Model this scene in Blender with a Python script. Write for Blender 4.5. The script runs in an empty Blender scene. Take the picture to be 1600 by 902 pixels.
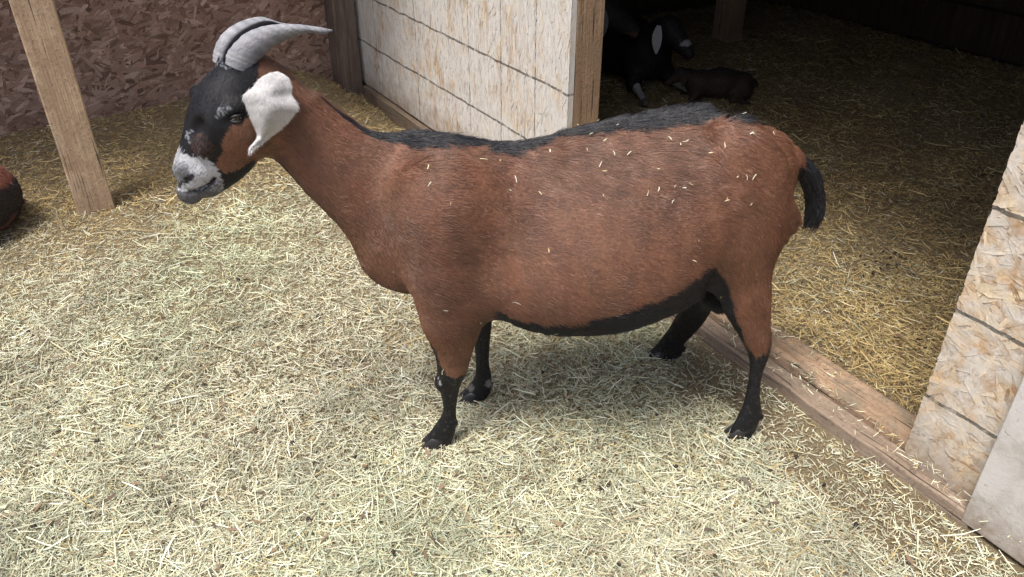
import bpy, math, random
import numpy as np
from mathutils import Vector
random.seed(7)
rng = np.random.default_rng(7)
R = math.radians
S = bpy.context.scene

# ------------------------------------------------------------------ camera, sky, sun, exposure
CAM_H, FOC, PITCH = 1.3, 1240.0, R(32.4)
cd = bpy.data.cameras.new('camera'); cam = bpy.data.objects.new('camera', cd)
S.collection.objects.link(cam); S.camera = cam
cam.location = (0, 0, CAM_H); cam.rotation_euler = (R(90) - PITCH, 0, 0)
cd.sensor_width = 36; cd.lens = 36 * FOC / 1600; cd.clip_start = .05; cd.clip_end = 500
W = bpy.data.worlds.new('World'); S.world = W; W.use_nodes = True
nt = W.node_tree; sky = nt.nodes.new('ShaderNodeTexSky'); sky.sky_type = 'NISHITA'; sky.sun_disc = False
SUN_EL, SUN_AZ = R(68), R(215)       # azimuth clockwise from +Y: high behind the camera
sky.sun_elevation = SUN_EL; sky.sun_rotation = SUN_AZ
sky.dust_density = 5.0; sky.air_density = 1.0; sky.ozone_density = 1.0
nt.links.new(sky.outputs[0], nt.nodes['Background'].inputs[0]); nt.nodes['Background'].inputs[1].default_value = .14
sl = bpy.data.lights.new('sun', 'SUN'); so = bpy.data.objects.new('sun', sl); S.collection.objects.link(so)
sl.energy = 2.5; sl.angle = R(20); sl.color = (1, .965, .91)
sdir = Vector((math.sin(SUN_AZ) * math.cos(SUN_EL), math.cos(SUN_AZ) * math.cos(SUN_EL), math.sin(SUN_EL)))
so.rotation_euler = sdir.to_track_quat('Z', 'Y').to_euler(); so.location = sdir * 20
S.view_settings.view_transform = 'Standard'; S.view_settings.look = 'None'
S.view_settings.exposure = .60; S.view_settings.gamma = 1; S.view_settings.use_curve_mapping = False
S.cycles.max_bounces = 6

# ------------------------------------------------------------------ helpers
def ray(x, y):
    dx = (x - 800) / FOC; dy = -(y - 451) / FOC
    return np.array([dx, math.cos(PITCH) + dy * math.sin(PITCH), -math.sin(PITCH) + dy * math.cos(PITCH)])
def ground(x, y, z=0.0):
    r = ray(x, y); t = (z - CAM_H) / r[2]
    return np.array([r[0] * t, r[1] * t, z])
def at(x, y, Y):
    r = ray(x, y); t = Y / r[1]
    return np.array([r[0] * t, Y, CAM_H + r[2] * t])
def proj(P):
    P = np.asarray(P); X = P[..., 0]; Y = P[..., 1]; Z = P[..., 2] - CAM_H
    dep = Y * math.cos(PITCH) - Z * math.sin(PITCH); up = Y * math.sin(PITCH) + Z * math.cos(PITCH)
    return 800 + FOC * X / dep, 451 - FOC * up / dep
CAMP = np.array([0, 0, CAM_H])

def smooth(a, b, x):
    t = np.clip((x - a) / (b - a), 0, 1); return t * t * (3 - 2 * t)
_ns = np.random.default_rng(3)
_K = [(_ns.normal(size=3), _ns.uniform(0, 6.28)) for _ in range(40)]
def noise(P, sc, o=0):                       # cheap smooth noise in about -1..1
    P = np.asarray(P) * sc; v = 0
    for i in range(7):
        k, ph = _K[(i + o * 5) % 40]; k2, ph2 = _K[(i * 3 + 11 + o) % 40]
        v = v + np.sin(P @ k * 1.7 + ph + 1.3 * np.sin(P @ k2 + ph2))
    return v / 4.0

def setp(o, label=None, cat=None, group=None, kind=None):
    if label: o['label'] = label
    if cat: o['category'] = cat
    if group: o['group'] = group
    if kind: o['kind'] = kind
    return o
def empty(name, loc, rz=0):
    o = bpy.data.objects.new(name, None); S.collection.objects.link(o)
    o.location = loc; o.rotation_euler = (0, 0, rz); return o
def mesh_np(name, V, F, mat, parent=None, col=None, smooth_=False, sizes=None):
    """V (n,3); F (m,k) array of equal polygons"""
    V = np.asarray(V, np.float32); F = np.asarray(F, np.int32)
    me = bpy.data.meshes.new(name); me.vertices.add(len(V)); me.vertices.foreach_set('co', V.ravel())
    k = F.shape[1]; me.loops.add(F.size); me.loops.foreach_set('vertex_index', F.ravel())
    me.polygons.add(len(F)); me.polygons.foreach_set('loop_start', np.arange(0, F.size, k, dtype=np.int32))
    me.polygons.foreach_set('loop_total', np.full(len(F), k, np.int32))
    me.update(calc_edges=True); me.validate()
    if col is not None:
        a = me.attributes.new('tint', 'FLOAT_COLOR', 'POINT')
        c = np.ones((len(V), 4), np.float32); c[:, :3] = col; a.data.foreach_set('color', c.ravel())
    me.polygons.foreach_set('use_smooth', np.full(len(me.polygons), smooth_)); me.materials.append(mat)
    o = bpy.data.objects.new(name, me); S.collection.objects.link(o); o.parent = parent
    return o

class N:                                      # tiny node builder
    def __init__(s, name):
        s.m = bpy.data.materials.new(name); s.m.use_nodes = True; s.t = s.m.node_tree
        s.b = s.t.nodes['Principled BSDF']
    def n(s, typ, **k):
        x = s.t.nodes.new('ShaderNode' + typ)
        for a, b in k.items():
            if a.startswith('i_'): x.inputs[a[2:].replace('_', ' ')].default_value = b
            else: setattr(x, a, b)
        return x
    def l(s, a, b): s.t.links.new(a, b)
    def obj(s, scale=(1, 1, 1)):
        c = s.n('TexCoord'); m = s.n('Mapping'); m.inputs['Scale'].default_value = scale
        s.l(c.outputs['Object'], m.inputs[0]); return m.outputs[0]
    def noise(s, co, scale, detail=5, rough=.6, dist=0):
        x = s.n('TexNoise'); x.inputs['Scale'].default_value = scale; x.inputs['Detail'].default_value = detail
        x.inputs['Roughness'].default_value = rough; x.inputs['Distortion'].default_value = dist
        s.l(co, x.inputs['Vector']); return x.outputs['Fac']
    def ramp(s, f, stops):
        x = s.n('ValToRGB'); e = x.color_ramp.elements
        while len(e) < len(stops): e.new(.5)
        for i, (p, c) in enumerate(stops):
            e[i].position = p; e[i].color = (*c, 1) if len(c) == 3 else c
        s.l(f, x.inputs[0]); return x.outputs[0]
    def mix(s, f, a, b, mode='MIX'):
        x = s.n('Mix', data_type='RGBA', blend_type=mode)
        for sock, v in ((x.inputs[0], f), (x.inputs[6], a), (x.inputs[7], b)):
            if hasattr(v, 'links') or hasattr(v, 'is_linked'): s.l(v, sock)
            elif isinstance(v, (int, float)): sock.default_value = v
            else: sock.default_value = (*v, 1)
        return x.outputs[2]
    def math(s, op, a, b=None, c=None):
        x = s.n('Math', operation=op)
        for i, v in enumerate((a, b, c)):
            if v is None: continue
            if isinstance(v, (int, float)): x.inputs[i].default_value = v
            else: s.l(v, x.inputs[i])
        return x.outputs[0]
    def attr(s, name='tint'):
        x = s.n('Attribute'); x.attribute_name = name; return x.outputs['Color']
    def bump(s, h, st=.3, d=.005):
        x = s.n('Bump'); x.inputs['Strength'].default_value = st; x.inputs['Distance'].default_value = d
        s.l(h, x.inputs['Height']); s.l(x.outputs[0], s.b.inputs['Normal'])
    def done(s, col=None, rough=.8, spec=.3):
        if col is not None:
            if isinstance(col, tuple): s.b.inputs['Base Color'].default_value = (*col, 1)
            else: s.l(col, s.b.inputs['Base Color'])
        s.b.inputs['Roughness'].default_value = rough; s.b.inputs['Specular IOR Level'].default_value = spec
        return s.m

# ------------------------------------------------------------------ materials
def m_vcol(name, rough=.8, spec=.3, var=.25, sc=60):
    n = N(name); co = n.obj(); f = n.noise(co, sc)
    v = n.ramp(f, [(.25, (1 - var,) * 3), (.75, (1 + var,) * 3)])
    return n.done(n.mix(1.0, n.attr(), v, 'MULTIPLY'), rough, spec)
def m_wood(name, c1, c2, c3, axis=2, sc=9, rough=.75, dirt=None):
    n = N(name); s = [6, 6, 6]; s[axis] = .35
    co = n.obj(tuple(s)); f = n.noise(co, sc, 6, .65, .6)
    g = n.ramp(f, [(.28, c3), (.45, c1), (.62, c2), (.8, c1)])
    co2 = n.obj((1, 1, 1)); b = n.noise(co2, 5, 4)
    g = n.mix(n.ramp(b, [(.4, (0, 0, 0)), (.7, (.6, .6, .6))]), g, tuple(x * .6 for x in c1))
    s2 = [30, 30, 30]; s2[axis] = .8
    f2 = n.noise(n.obj(tuple(s2)), 6, 4)
    g = n.mix(n.ramp(f2, [(.3, (.6, .6, .6)), (.42, (0, 0, 0))]), g, tuple(x * .35 for x in c1))
    if dirt:
        d = n.noise(co2, 14, 6, .75); g = n.mix(n.ramp(d, [(.46, (0, 0, 0)), (.58, (.9, .9, .9))]), g, dirt)
        d2 = n.noise(co2, 90, 5, .75); g = n.mix(n.ramp(d2, [(.56, (0, 0, 0)), (.66, (.75, .75, .75))]), g, tuple(x * .45 for x in dirt))
        s3 = [45, 45, 45]; s3[axis] = .9; f3 = n.noise(n.obj(tuple(s3)), 3, 3, .5); g = n.mix(n.ramp(f3, [(.33, (.9, .9, .9)), (.37, (0, 0, 0))]), g, (.035, .028, .022))
        f2 = n.math('ADD', n.math('MULTIPLY', f2, .5), n.math('ADD', d2, n.math('MULTIPLY', f3, .8)))
    n.bump(f2, .7, .004); return n.done(g, rough, .25)
def m_flake(name, paint=None, amount=.5, lines=None, stud=None, streak=(1, 1, 1)):
    """oriented strand board: flake colours from the mesh, weathered whitewash, guide lines printed on the sheet"""
    n = N(name); base = n.attr(); co = n.obj()
    fine = n.noise(n.obj((90, 90, 18) if streak[2] < 1 else (60, 60, 60)), 3, 5, .7)
    base = n.mix(1.0, base, n.ramp(fine, [(.3, (.75,) * 3), (.7, (1.2,) * 3)]), 'MULTIPLY')
    if paint:
        a = n.noise(n.obj(streak), 16, 8, .72, .5); b = n.noise(co, 3.0, 4, .6)
        m = n.math('ADD', n.math('MULTIPLY', a, .7), n.math('MULTIPLY', b, .3))
        cov = n.ramp(m, [(.47 - amount * .22, (0, 0, 0)), (.60 - amount * .2, (.93, .93, .93))])
        pn = n.noise(n.obj(streak), 40, 5, .7)
        pc = n.ramp(pn, [(.3, tuple(x * .80 for x in paint)), (.65, paint)])
        base = n.mix(cov, base, pc)
        # specks of dirt and splashes low on the board
        sp = n.noise(co, 120, 3, .6)
        base = n.mix(n.ramp(sp, [(.66, (0, 0, 0)), (.74, (.55, .55, .55))]), base, (.16, .11, .075))
        low = n.n('SeparateXYZ'); n.l(co, low.inputs[0])
        lz = n.math('SUBTRACT', n.math('MULTIPLY', n.noise(co, 14, 6, .7), .34), low.outputs[2])
        base = n.mix(n.ramp(lz, [(.0, (0, 0, 0)), (.16, (.75, .75, .75))]), base, (.26, .19, .13))
    if lines or stud:
        sx = n.n('SeparateXYZ'); n.l(co, sx.inputs[0])
        wob = n.math('MULTIPLY', n.math('SUBTRACT', n.noise(co, 7, 3), .5), .022)
        brk = n.noise(co, 22, 4, .7); brk2 = n.noise(co, 190, 2)
        for (vals, k, w, lo, hi) in ((lines or [], 2, .0042, .30, .48), (stud or [], 1, .0025, .38, .54)):
            for v in vals:
                dd = n.math('ABSOLUTE', n.math('SUBTRACT', n.math('ADD', sx.outputs[k], wob if k == 2 else n.math('MULTIPLY', wob, .35)), v))
                e = n.math('LESS_THAN', n.math('ADD', dd, n.math('MULTIPLY', brk2, .003)), w + .0015)
                al = n.ramp(brk, [(lo, (0, 0, 0)), (hi, (.85, .85, .85))])
                base = n.mix(n.math('MULTIPLY', e, al), base, (.09, .085, .075))
    hb = n.noise(co, 55, 6, .7); n.bump(hb, .35, .003)
    return n.done(base, .85, .2)

def m_soil():
    n = N('trodden_litter'); co = n.obj()
    a = n.noise(co, 4, 6, .7); b = n.noise(n.obj((60, 220, 60)), 3, 6, .8, 1.5); c = n.noise(n.obj((210, 60, 60)), 3, 6, .8, 1.5)
    f = n.math('MAXIMUM', b, c)
    g = n.ramp(f, [(.35, (.10, .075, .045)), (.55, (.30, .24, .15)), (.7, (.52, .46, .33))])
    g = n.mix(n.ramp(a, [(.45, (0, 0, 0)), (.7, (.6, .6, .6))]), g, (.16, .115, .07))
    n.bump(f, .9, .008); return n.done(g, .95, .1)
M_soil = m_soil()
M_straw = m_vcol('straw', .6, .35, .18, 200)
M_post = m_wood('pale_post_timber', (.42, .30, .20), (.52, .39, .275), (.27, .18, .115), 2, 4, .8, dirt=(.34, .235, .155))
M_stud = m_wood('stud_timber', (.34, .225, .14), (.43, .30, .195), (.16, .095, .055), 2, 8, .8, dirt=(.29, .20, .13))
M_old = m_wood('weathered_grey_timber', (.13, .095, .075), (.19, .145, .12), (.05, .035, .03), 2, 9)
M_base = m_wood('dirty_base_board', (.15, .105, .08), (.20, .15, .115), (.06, .04, .03), 1, 9, dirt=(.19, .15, .10))
M_sill = m_wood('worn_sill_timber', (.37, .25, .16), (.47, .335, .235), (.17, .115, .075), 1, 7, .85, dirt=(.22, .175, .125))
M_sillf = m_wood('grey_sill_board', (.29, .22, .165), (.37, .29, .225), (.12, .09, .065), 1, 8, .85, dirt=(.26, .20, .15))
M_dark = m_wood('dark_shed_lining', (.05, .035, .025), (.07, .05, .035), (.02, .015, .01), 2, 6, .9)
M_roof = m_wood('roof_sheathing', (.18, .13, .09), (.24, .18, .12), (.08, .05, .03), 0, 6, .9)
M_white = m_flake('whitewashed_board', (.71, .69, .66), .50, [.247, .475], [1.69, 1.912, 2.148, 2.615, 3.055], (1, 1, .42))
M_right = m_flake('half_whitewashed_board', (.66, .62, .56), .28, [.208, .425, .65], None, (1, 1, 1))
M_brown = m_flake('reddish_board')
def m_whiteboard():
    n = N('chalky_white_paint'); co = n.obj(); a = n.noise(co, 6, 6, .65); b = n.noise(co, 45, 4, .6)
    g = n.ramp(a, [(.34, (.44, .41, .375)), (.46, (.56, .54, .51)), (.7, (.61, .60, .58))])
    g = n.mix(n.ramp(b, [(.66, (0, 0, 0)), (.74, (.8, .8, .8))]), g, (.17, .13, .10))
    sx = n.n('SeparateXYZ'); n.l(co, sx.inputs[0]); lz = n.math('SUBTRACT', n.math('MULTIPLY', n.noise(co, 22, 6, .75), .22), sx.outputs[2])
    g = n.mix(n.ramp(lz, [(.0, (0, 0, 0)), (.10, (.8, .8, .8))]), g, (.24, .18, .13))
    n.bump(n.noise(co, 60, 6, .75), .5, .004); return n.done(g, .85, .2)
M_wb = m_whiteboard()

# ------------------------------------------------------------------ the wall's line on the ground
WC = np.array([.963, 1.16]); WN = np.array([.852, .5236]); WT = np.array([-.5236, .852]); WANG = math.atan2(.5236, .852)
def sd(x, y):                                 # world -> along the wall (s), into the shed (d)
    X = x - WC[0]; Y = y - WC[1]
    return X * WT[0] + Y * WT[1], X * WN[0] + Y * WN[1]
def zg(x, y):                                 # height of the litter
    x = np.asarray(x, float); y = np.asarray(y, float); s, d = sd(x, y)
    P = np.stack([x, y, 0 * x], -1)
    z = .010 * noise(P, 3.2) + .005 * noise(P, 11, 1)
    inside = smooth(.05, .16, d)
    z = z + inside * (.065 + .02 * noise(P, 2.0, 2))
    out = 1 - smooth(-.02, .05, d)
    # litter banked against the back wall and into the corner
    bk = .15 * np.exp(-(np.maximum(3.3 - s, 0) / .28) ** 2) * (.35 + .65 * np.exp(-(np.abs(d) / .75) ** 2))
    bk = bk * (.25 + .75 * smooth(.06, .38, np.abs(d)))
    bw = -.06 * np.exp(-(np.abs(d) / .13) ** 2) * smooth(1.6, 2.1, s)
    z = z + out * (bk + bw)
    z = z - .012 * np.exp(-((d + .10) / .10) ** 2) * (s < 1.2)     # scraped thin along the sill
    return z
def graded(lo, hi, step, far):
    c = list(np.arange(lo, hi + 1e-6, step)); a = step
    while c[-1] < far: a *= 1.5; c.append(c[-1] + a)
    a = step
    while c[0] > -far: a *= 1.5; c.insert(0, c[0] - a)
    return np.array(c)
gx = graded(-4, 4.5, .025, 150); gy = graded(.2, 7.0, .025, 150)
XX, YY = np.meshgrid(gx, gy); ZZ = zg(XX, YY)
ii = np.arange(len(gy) - 1)[:, None] * len(gx) + np.arange(len(gx) - 1)[None]
F = np.stack([ii, ii + 1, ii + 1 + len(gx), ii + len(gx)], -1).reshape(-1, 4)
setp(mesh_np('ground', np.stack([XX, YY, ZZ], -1).reshape(-1, 3), F, M_soil, smooth_=True), kind='structure')

# ------------------------------------------------------------------ straw
def strands(name, P, L, Wd, pal, mat, parent=None, pitch=.22, lift=.004, up=None, curl=.25):
    n = len(P); an = rng.uniform(0, 2 * np.pi, n); pi = rng.normal(0, pitch, n); roll = rng.uniform(-1.1, 1.1, n)
    T = np.stack([np.cos(an) * np.cos(pi), np.sin(an) * np.cos(pi), np.sin(pi)], -1)
    B = np.stack([-np.sin(an), np.cos(an), 0 * an], -1); U = np.cross(T, B)
    Sd = B * np.cos(roll)[:, None] + U * np.sin(roll)[:, None]
    bd = (B * rng.normal(0, curl, n)[:, None] * (rng.random((n, 1)) < .55) + np.abs(U) * rng.normal(.05, curl * .4, n)[:, None]) * L[:, None] * .5
    w = (Wd * .5)[:, None]; h = (L * .5)[:, None]
    C = [P - T * h + bd * .5, P - bd * .25, P + T * h + bd * .5]
    V = np.stack([C[0] - Sd * w * .8, C[0] + Sd * w * .8, C[1] - Sd * w, C[1] + Sd * w, C[2] - Sd * w * .5, C[2] + Sd * w * .5], 1)
    V[..., 2] += lift
    b = (np.arange(n) * 6)[:, None]
    F = np.stack([b + [0, 2, 3, 1], b + [2, 4, 5, 3]], 1).reshape(-1, 4)
    return mesh_np(name, V.reshape(-1, 3), F, mat, parent, np.repeat(pal, 6, 0))
def scatter(n, x0, x1, y0, y1, margin=130):
    """spots seen from near the photo's viewpoint, thinning with distance"""
    out = []; tot = 0
    while tot < n:
        m = 200000
        y = rng.uniform(y1 ** -.7, y0 ** -.7, m) ** (-1 / .7); x = rng.uniform(x0, x1, m)
        px, py = proj(np.stack([x, y, 0 * x], -1))
        k = (px > -margin) & (px < 1600 + margin) & (py < 902 + margin) & (py > -margin)
        out.append(np.stack([x[k], y[k]], -1)); tot += k.sum()
    return np.concatenate(out)[:n]
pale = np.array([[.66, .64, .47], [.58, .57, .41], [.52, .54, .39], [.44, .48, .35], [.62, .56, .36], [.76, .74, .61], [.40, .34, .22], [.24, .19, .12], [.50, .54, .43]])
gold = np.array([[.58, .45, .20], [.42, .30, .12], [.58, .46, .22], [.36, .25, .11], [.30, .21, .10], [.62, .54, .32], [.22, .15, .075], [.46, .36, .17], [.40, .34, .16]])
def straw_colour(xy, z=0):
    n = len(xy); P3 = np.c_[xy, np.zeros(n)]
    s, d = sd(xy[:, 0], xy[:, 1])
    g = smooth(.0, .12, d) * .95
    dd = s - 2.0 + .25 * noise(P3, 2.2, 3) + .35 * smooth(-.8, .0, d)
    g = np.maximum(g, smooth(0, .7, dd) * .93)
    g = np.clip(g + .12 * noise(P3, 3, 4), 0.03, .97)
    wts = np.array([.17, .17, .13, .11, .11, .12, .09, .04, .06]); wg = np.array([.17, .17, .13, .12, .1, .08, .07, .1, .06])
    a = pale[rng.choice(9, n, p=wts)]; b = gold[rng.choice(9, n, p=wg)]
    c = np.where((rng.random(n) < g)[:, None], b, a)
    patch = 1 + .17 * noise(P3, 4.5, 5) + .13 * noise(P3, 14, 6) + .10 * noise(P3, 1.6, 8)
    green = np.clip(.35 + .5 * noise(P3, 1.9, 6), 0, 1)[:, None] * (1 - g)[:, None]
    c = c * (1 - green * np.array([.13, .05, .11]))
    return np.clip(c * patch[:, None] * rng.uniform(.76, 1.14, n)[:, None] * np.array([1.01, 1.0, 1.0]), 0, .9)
def keep_clear(xy, big):
    s, d = sd(xy[:, 0], xy[:, 1])
    P3 = np.c_[xy, 0 * xy[:, :1]]
    onsill = (d > -.045) & (d < .10 - .03 * noise(P3, 7, 2)) & (s < 1.5)
    bare = (d > -.24 + .09 * noise(P3, 7)) & (d <= -.04) & (s < .70 + .15 * noise(P3, 5, 3)) & (s > -.35)
    behind = ((s > 1.5) & (d > -.01)) & (d < .1) | (s > 3.32) & (d < 0) | (d > 0) & (s < .17) & (d < .1)
    r = rng.random(len(xy))
    return ~((onsill & (r > (.012 if big else .10))) | (bare & (r > (.11 if big else .36))) | behind)
def litter(name, n, l0, l1, w0, w1, label, dz, pitch, curl=.10):
    xy = scatter(n, -3.6, 3.6, .72, 5.6); xy = xy[keep_clear(xy, l1 > .03)]
    k = len(xy); P = np.c_[xy, zg(xy[:, 0], xy[:, 1]) + rng.uniform(0, dz, k)]
    s, d = sd(xy[:, 0], xy[:, 1]); P[:, 2] += ((d > -.045) & (d < .08) & (s < 1.5)) * .05
    L = l0 + (l1 - l0) * rng.beta(1.3, 2.2, k) * 1.15; Wd = rng.uniform(w0, w1, k) * (1 + .25 * (xy[:, 1] > 2.5))
    setp(strands(name, P, L, Wd, straw_colour(xy), M_straw, pitch=pitch, curl=curl), label, 'straw', kind='stuff')
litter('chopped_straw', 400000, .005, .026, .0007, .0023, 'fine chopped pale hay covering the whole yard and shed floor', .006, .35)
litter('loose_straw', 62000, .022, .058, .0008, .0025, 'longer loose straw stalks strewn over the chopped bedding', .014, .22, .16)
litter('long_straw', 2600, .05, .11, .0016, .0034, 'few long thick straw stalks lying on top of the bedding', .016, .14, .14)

xy = scatter(800, -3.4, 3.4, .75, 4.5); xy = xy[keep_clear(xy, True)]; k = len(xy)      # bark and wood crumbs
setp(strands('wood_crumbs', np.c_[xy, zg(xy[:, 0], xy[:, 1]) + rng.uniform(.004, .016, k)], rng.uniform(.008, .028, k), rng.uniform(.004, .010, k),
    np.array([[.20, .13, .08], [.14, .10, .065], [.27, .20, .125], [.10, .075, .055]])[rng.integers(0, 4, k)], M_straw, pitch=.3, curl=.1), 'brown crumbs of bark and wood mixed into the bedding', 'wood crumbs', kind='stuff')

# ------------------------------------------------------------------ boards and posts
def box(name, x0, x1, y0, y1, z0, z1, mat, parent=None, bev=.004, wob=0, cuts=0):
    import bmesh
    bm = bmesh.new(); bmesh.ops.create_cube(bm, size=1)
    for v in bm.verts:
        v.co = ((x0 + x1) / 2 + v.co.x * (x1 - x0), (y0 + y1) / 2 + v.co.y * (y1 - y0), (z0 + z1) / 2 + v.co.z * (z1 - z0))
    if cuts:
        ax = int(np.argmax([x1 - x0, y1 - y0, z1 - z0]))
        ed = [e for e in bm.edges if abs((e.verts[0].co - e.verts[1].co)[ax]) > 1e-5]
        bmesh.ops.subdivide_edges(bm, edges=ed, cuts=cuts)
    bmesh.ops.bevel(bm, geom=[e for e in bm.edges if len(e.link_faces) == 2 and e.calc_face_angle(0) > .5], offset=bev, segments=3, affect='EDGES', profile=.6)
    if wob:
        for v in bm.verts:
            q = np.array([v.co.x, v.co.y, v.co.z])
            v.co += Vector((wob * float(noise(q, 9)), wob * float(noise(q, 11, 1)) * .3, wob * float(noise(q, 9, 2))))
    me = bpy.data.meshes.new(name); bm.to_mesh(me); bm.free(); me.materials.append(mat)
    for p in me.polygons: p.use_smooth = True
    o = bpy.data.objects.new(name, me); S.collection.objects.link(o); o.parent = parent
    mod = o.modifiers.new('w', 'WEIGHTED_NORMAL'); mod.keep_sharp = True
    return o
def flakeboard(name, fixed, sgn, r0, r1, z0, z1, th, n, lo, hi, wlo, whi, ang, pal, mat, parent, axis='x', edge=0):
    """a strand-board sheet with every flake pressed into its face; the sheet lies in the local plane axis=fixed, face looks to sgn"""
    nb = 60; r = np.linspace(r0, r1, nb)
    V = []; F = []; C = []
    def add(vs, fs, c):
        o = len(V); V.extend(vs); F.extend([[o + i for i in f] for f in fs]); C.extend([c] * len(vs))
    a, b = fixed, fixed - sgn * th
    base = pal.mean(0)
    P = [(a, r0, z0), (a, r1, z0), (a, r1, z1), (a, r0, z1), (b, r0, z0), (b, r1, z0), (b, r1, z1), (b, r0, z1)]
    add(P, [[0, 1, 2, 3], [7, 6, 5, 4], [0, 4, 5, 1], [3, 2, 6, 7], [1, 5, 6, 2], [0, 3, 7, 4]], base)
    V = np.array(V, float); F = np.array(F); C = np.array(C, float)
    cr = rng.uniform(r0, r1, n); cz = rng.uniform(z0, z1, n); L = rng.uniform(lo, hi, n) * rng.uniform(.6, 1, n); w = rng.uniform(wlo, whi, n)
    th_ = ang(n)
    h = rng.uniform(.0002, .0013, n)
    poly = np.array([[-1, -.5], [-.55, -1], [.6, -.8], [1, .1], [.5, .9], [-.7, .85]])
    q = poly[None] * (1 + rng.uniform(-.3, .3, (n, 6, 2)))
    qx = q[..., 0] * (L / 2)[:, None]; qy = q[..., 1] * (w / 2)[:, None]
    rr = cr[:, None] + qx * np.cos(th_)[:, None] - qy * np.sin(th_)[:, None]
    zz = cz[:, None] + qx * np.sin(th_)[:, None] + qy * np.cos(th_)[:, None]
    e = rng.uniform(0, .002, (n, 6)) if edge else 0
    rr = np.clip(rr, r0 - e, r1 + e); zz = np.clip(zz, z0 - e, z1 + e)
    off = a + sgn * (h[:, None] + rng.uniform(0, .0005, (n, 6)) + .0009 * (q[..., 0] > 0) * rng.choice([0, 1], n)[:, None])
    FV = np.stack([off, rr, zz], -1).reshape(-1, 3)
    fi = (np.arange(n) * 6)[:, None] + 8
    FF = np.concatenate([fi + [0, 1, 2, 3], fi + [0, 3, 4, 5]])
    if sgn < 0: FF = FF[:, ::-1]
    pc = pal[rng.integers(0, len(pal), n)] * rng.uniform(.75, 1.2, n)[:, None]
    Vt = np.concatenate([V, FV]); 
    if axis == 'y': Vt = Vt[:, [1, 0, 2]]; 
    Ft = np.concatenate([F, FF])
    return mesh_np(name, Vt, Ft, mat, parent, np.concatenate([C, np.repeat(pc, 6, 0)]))

shed = empty('goat_shed', (WC[0], WC[1], 0), WANG)
setp(shed, 'whitewashed strand board goat shed with a dark open doorway behind the goat', 'shed')
tan = np.array([[.55, .40, .25], [.48, .33, .20], [.62, .48, .32], [.40, .26, .15], [.66, .54, .38], [.58, .44, .30]])
vert = lambda n: rng.normal(np.pi / 2, .33, n)
rnd = lambda n: rng.normal(.25, .75, n)
flakeboard('wall_panel', .0, -1, 1.50, 3.50, .035, 2.05, .02, 16000, .04, .12, .006, .022, vert, tan, M_white, shed, edge=1)
flakeboard('door_side_panel', .0, -1, -.35, .165, .03, 2.05, .02, 5500, .035, .12, .006, .024, rnd, tan, M_right, shed, edge=1)
box('door_stud', .0225, .125, 1.50, 1.54, .0, 2.05, M_stud, shed, .003)
box('door_stud', .0225, .11, .125, .163, .0, 2.05, M_stud, shed, .003)
box('base_board', .004, .04, 1.545, 3.5, -.05, .0325, M_base, shed, .004)
box('base_board', -.030, -.002, 1.56, 3.22, -.14, .030, M_base, shed, .004, .003, 12)
box('sill_timber', .022, .115, -.3, 1.50, -.06, .062, M_sill, shed, .022, .004, 24)
box('sill_board', -.036, .021, -.02, 1.75, -.06, .030, M_sillf, shed, .006, .003, 24)
box('corner_post', -.135, -.022, 3.23, 3.335, -.05, 2.05, M_old, shed, .005)
box('header_board', .0, .12, .165, 1.50, 1.93, 2.05, M_stud, shed, .004)
box('roof', -.14, 3.4, -1.2, 3.55, 2.08, 2.16, M_roof, shed, .004)
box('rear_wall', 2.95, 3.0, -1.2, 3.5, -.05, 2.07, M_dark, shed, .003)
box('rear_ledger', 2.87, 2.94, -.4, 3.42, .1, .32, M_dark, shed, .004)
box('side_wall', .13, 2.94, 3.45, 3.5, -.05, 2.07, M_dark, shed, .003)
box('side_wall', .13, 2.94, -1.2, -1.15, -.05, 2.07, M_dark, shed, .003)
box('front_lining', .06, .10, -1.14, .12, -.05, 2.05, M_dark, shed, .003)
box('inner_post', 1.95, 2.07, 2.72, 2.84, .0, 2.07, M_stud, shed, .005)
wb = box('board', -.036, -.012, -1.15, -.004, .004, 1.9, M_wb, None, .003, .0012, 12)
wb.name = 'white_board'; wb.location = (WC[0], WC[1], 0); wb.rotation_euler = (0, 0, WANG)
setp(wb, 'plain chalky off-white board at the lower right, fixed in front of the strand board', 'board')

lean = empty('lean_to', (WC[0], WC[1], 0), WANG)
setp(lean, 'open lean-to with one pale timber post and a brown strand board back wall', 'lean-to')
redb = 1.15 * np.array([[.25, .16, .125], [.21, .13, .10], [.29, .20, .16], [.165, .10, .075], [.35, .25, .21], [.23, .148, .115], [.13, .08, .06], [.27, .18, .14]])
flakeboard('back_wall', 3.34, -1, -3.6, -.03, .0, 2.0, .02, 24000, .03, .13, .006, .026, lambda n: rng.normal(.25, .6, n), redb, M_brown, lean, axis='y')
box('roof', -3.6, -.32, 2.45, 3.45, 1.98, 2.04, M_roof, lean, .004)
pp = ground(150, 326); ps, pd = sd(pp[0], pp[1])
box('post', float(pd) - .06, float(pd) + .06, float(ps) - .05, float(ps) + .05, -.05, 1.975, M_post, lean, .006)

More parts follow.
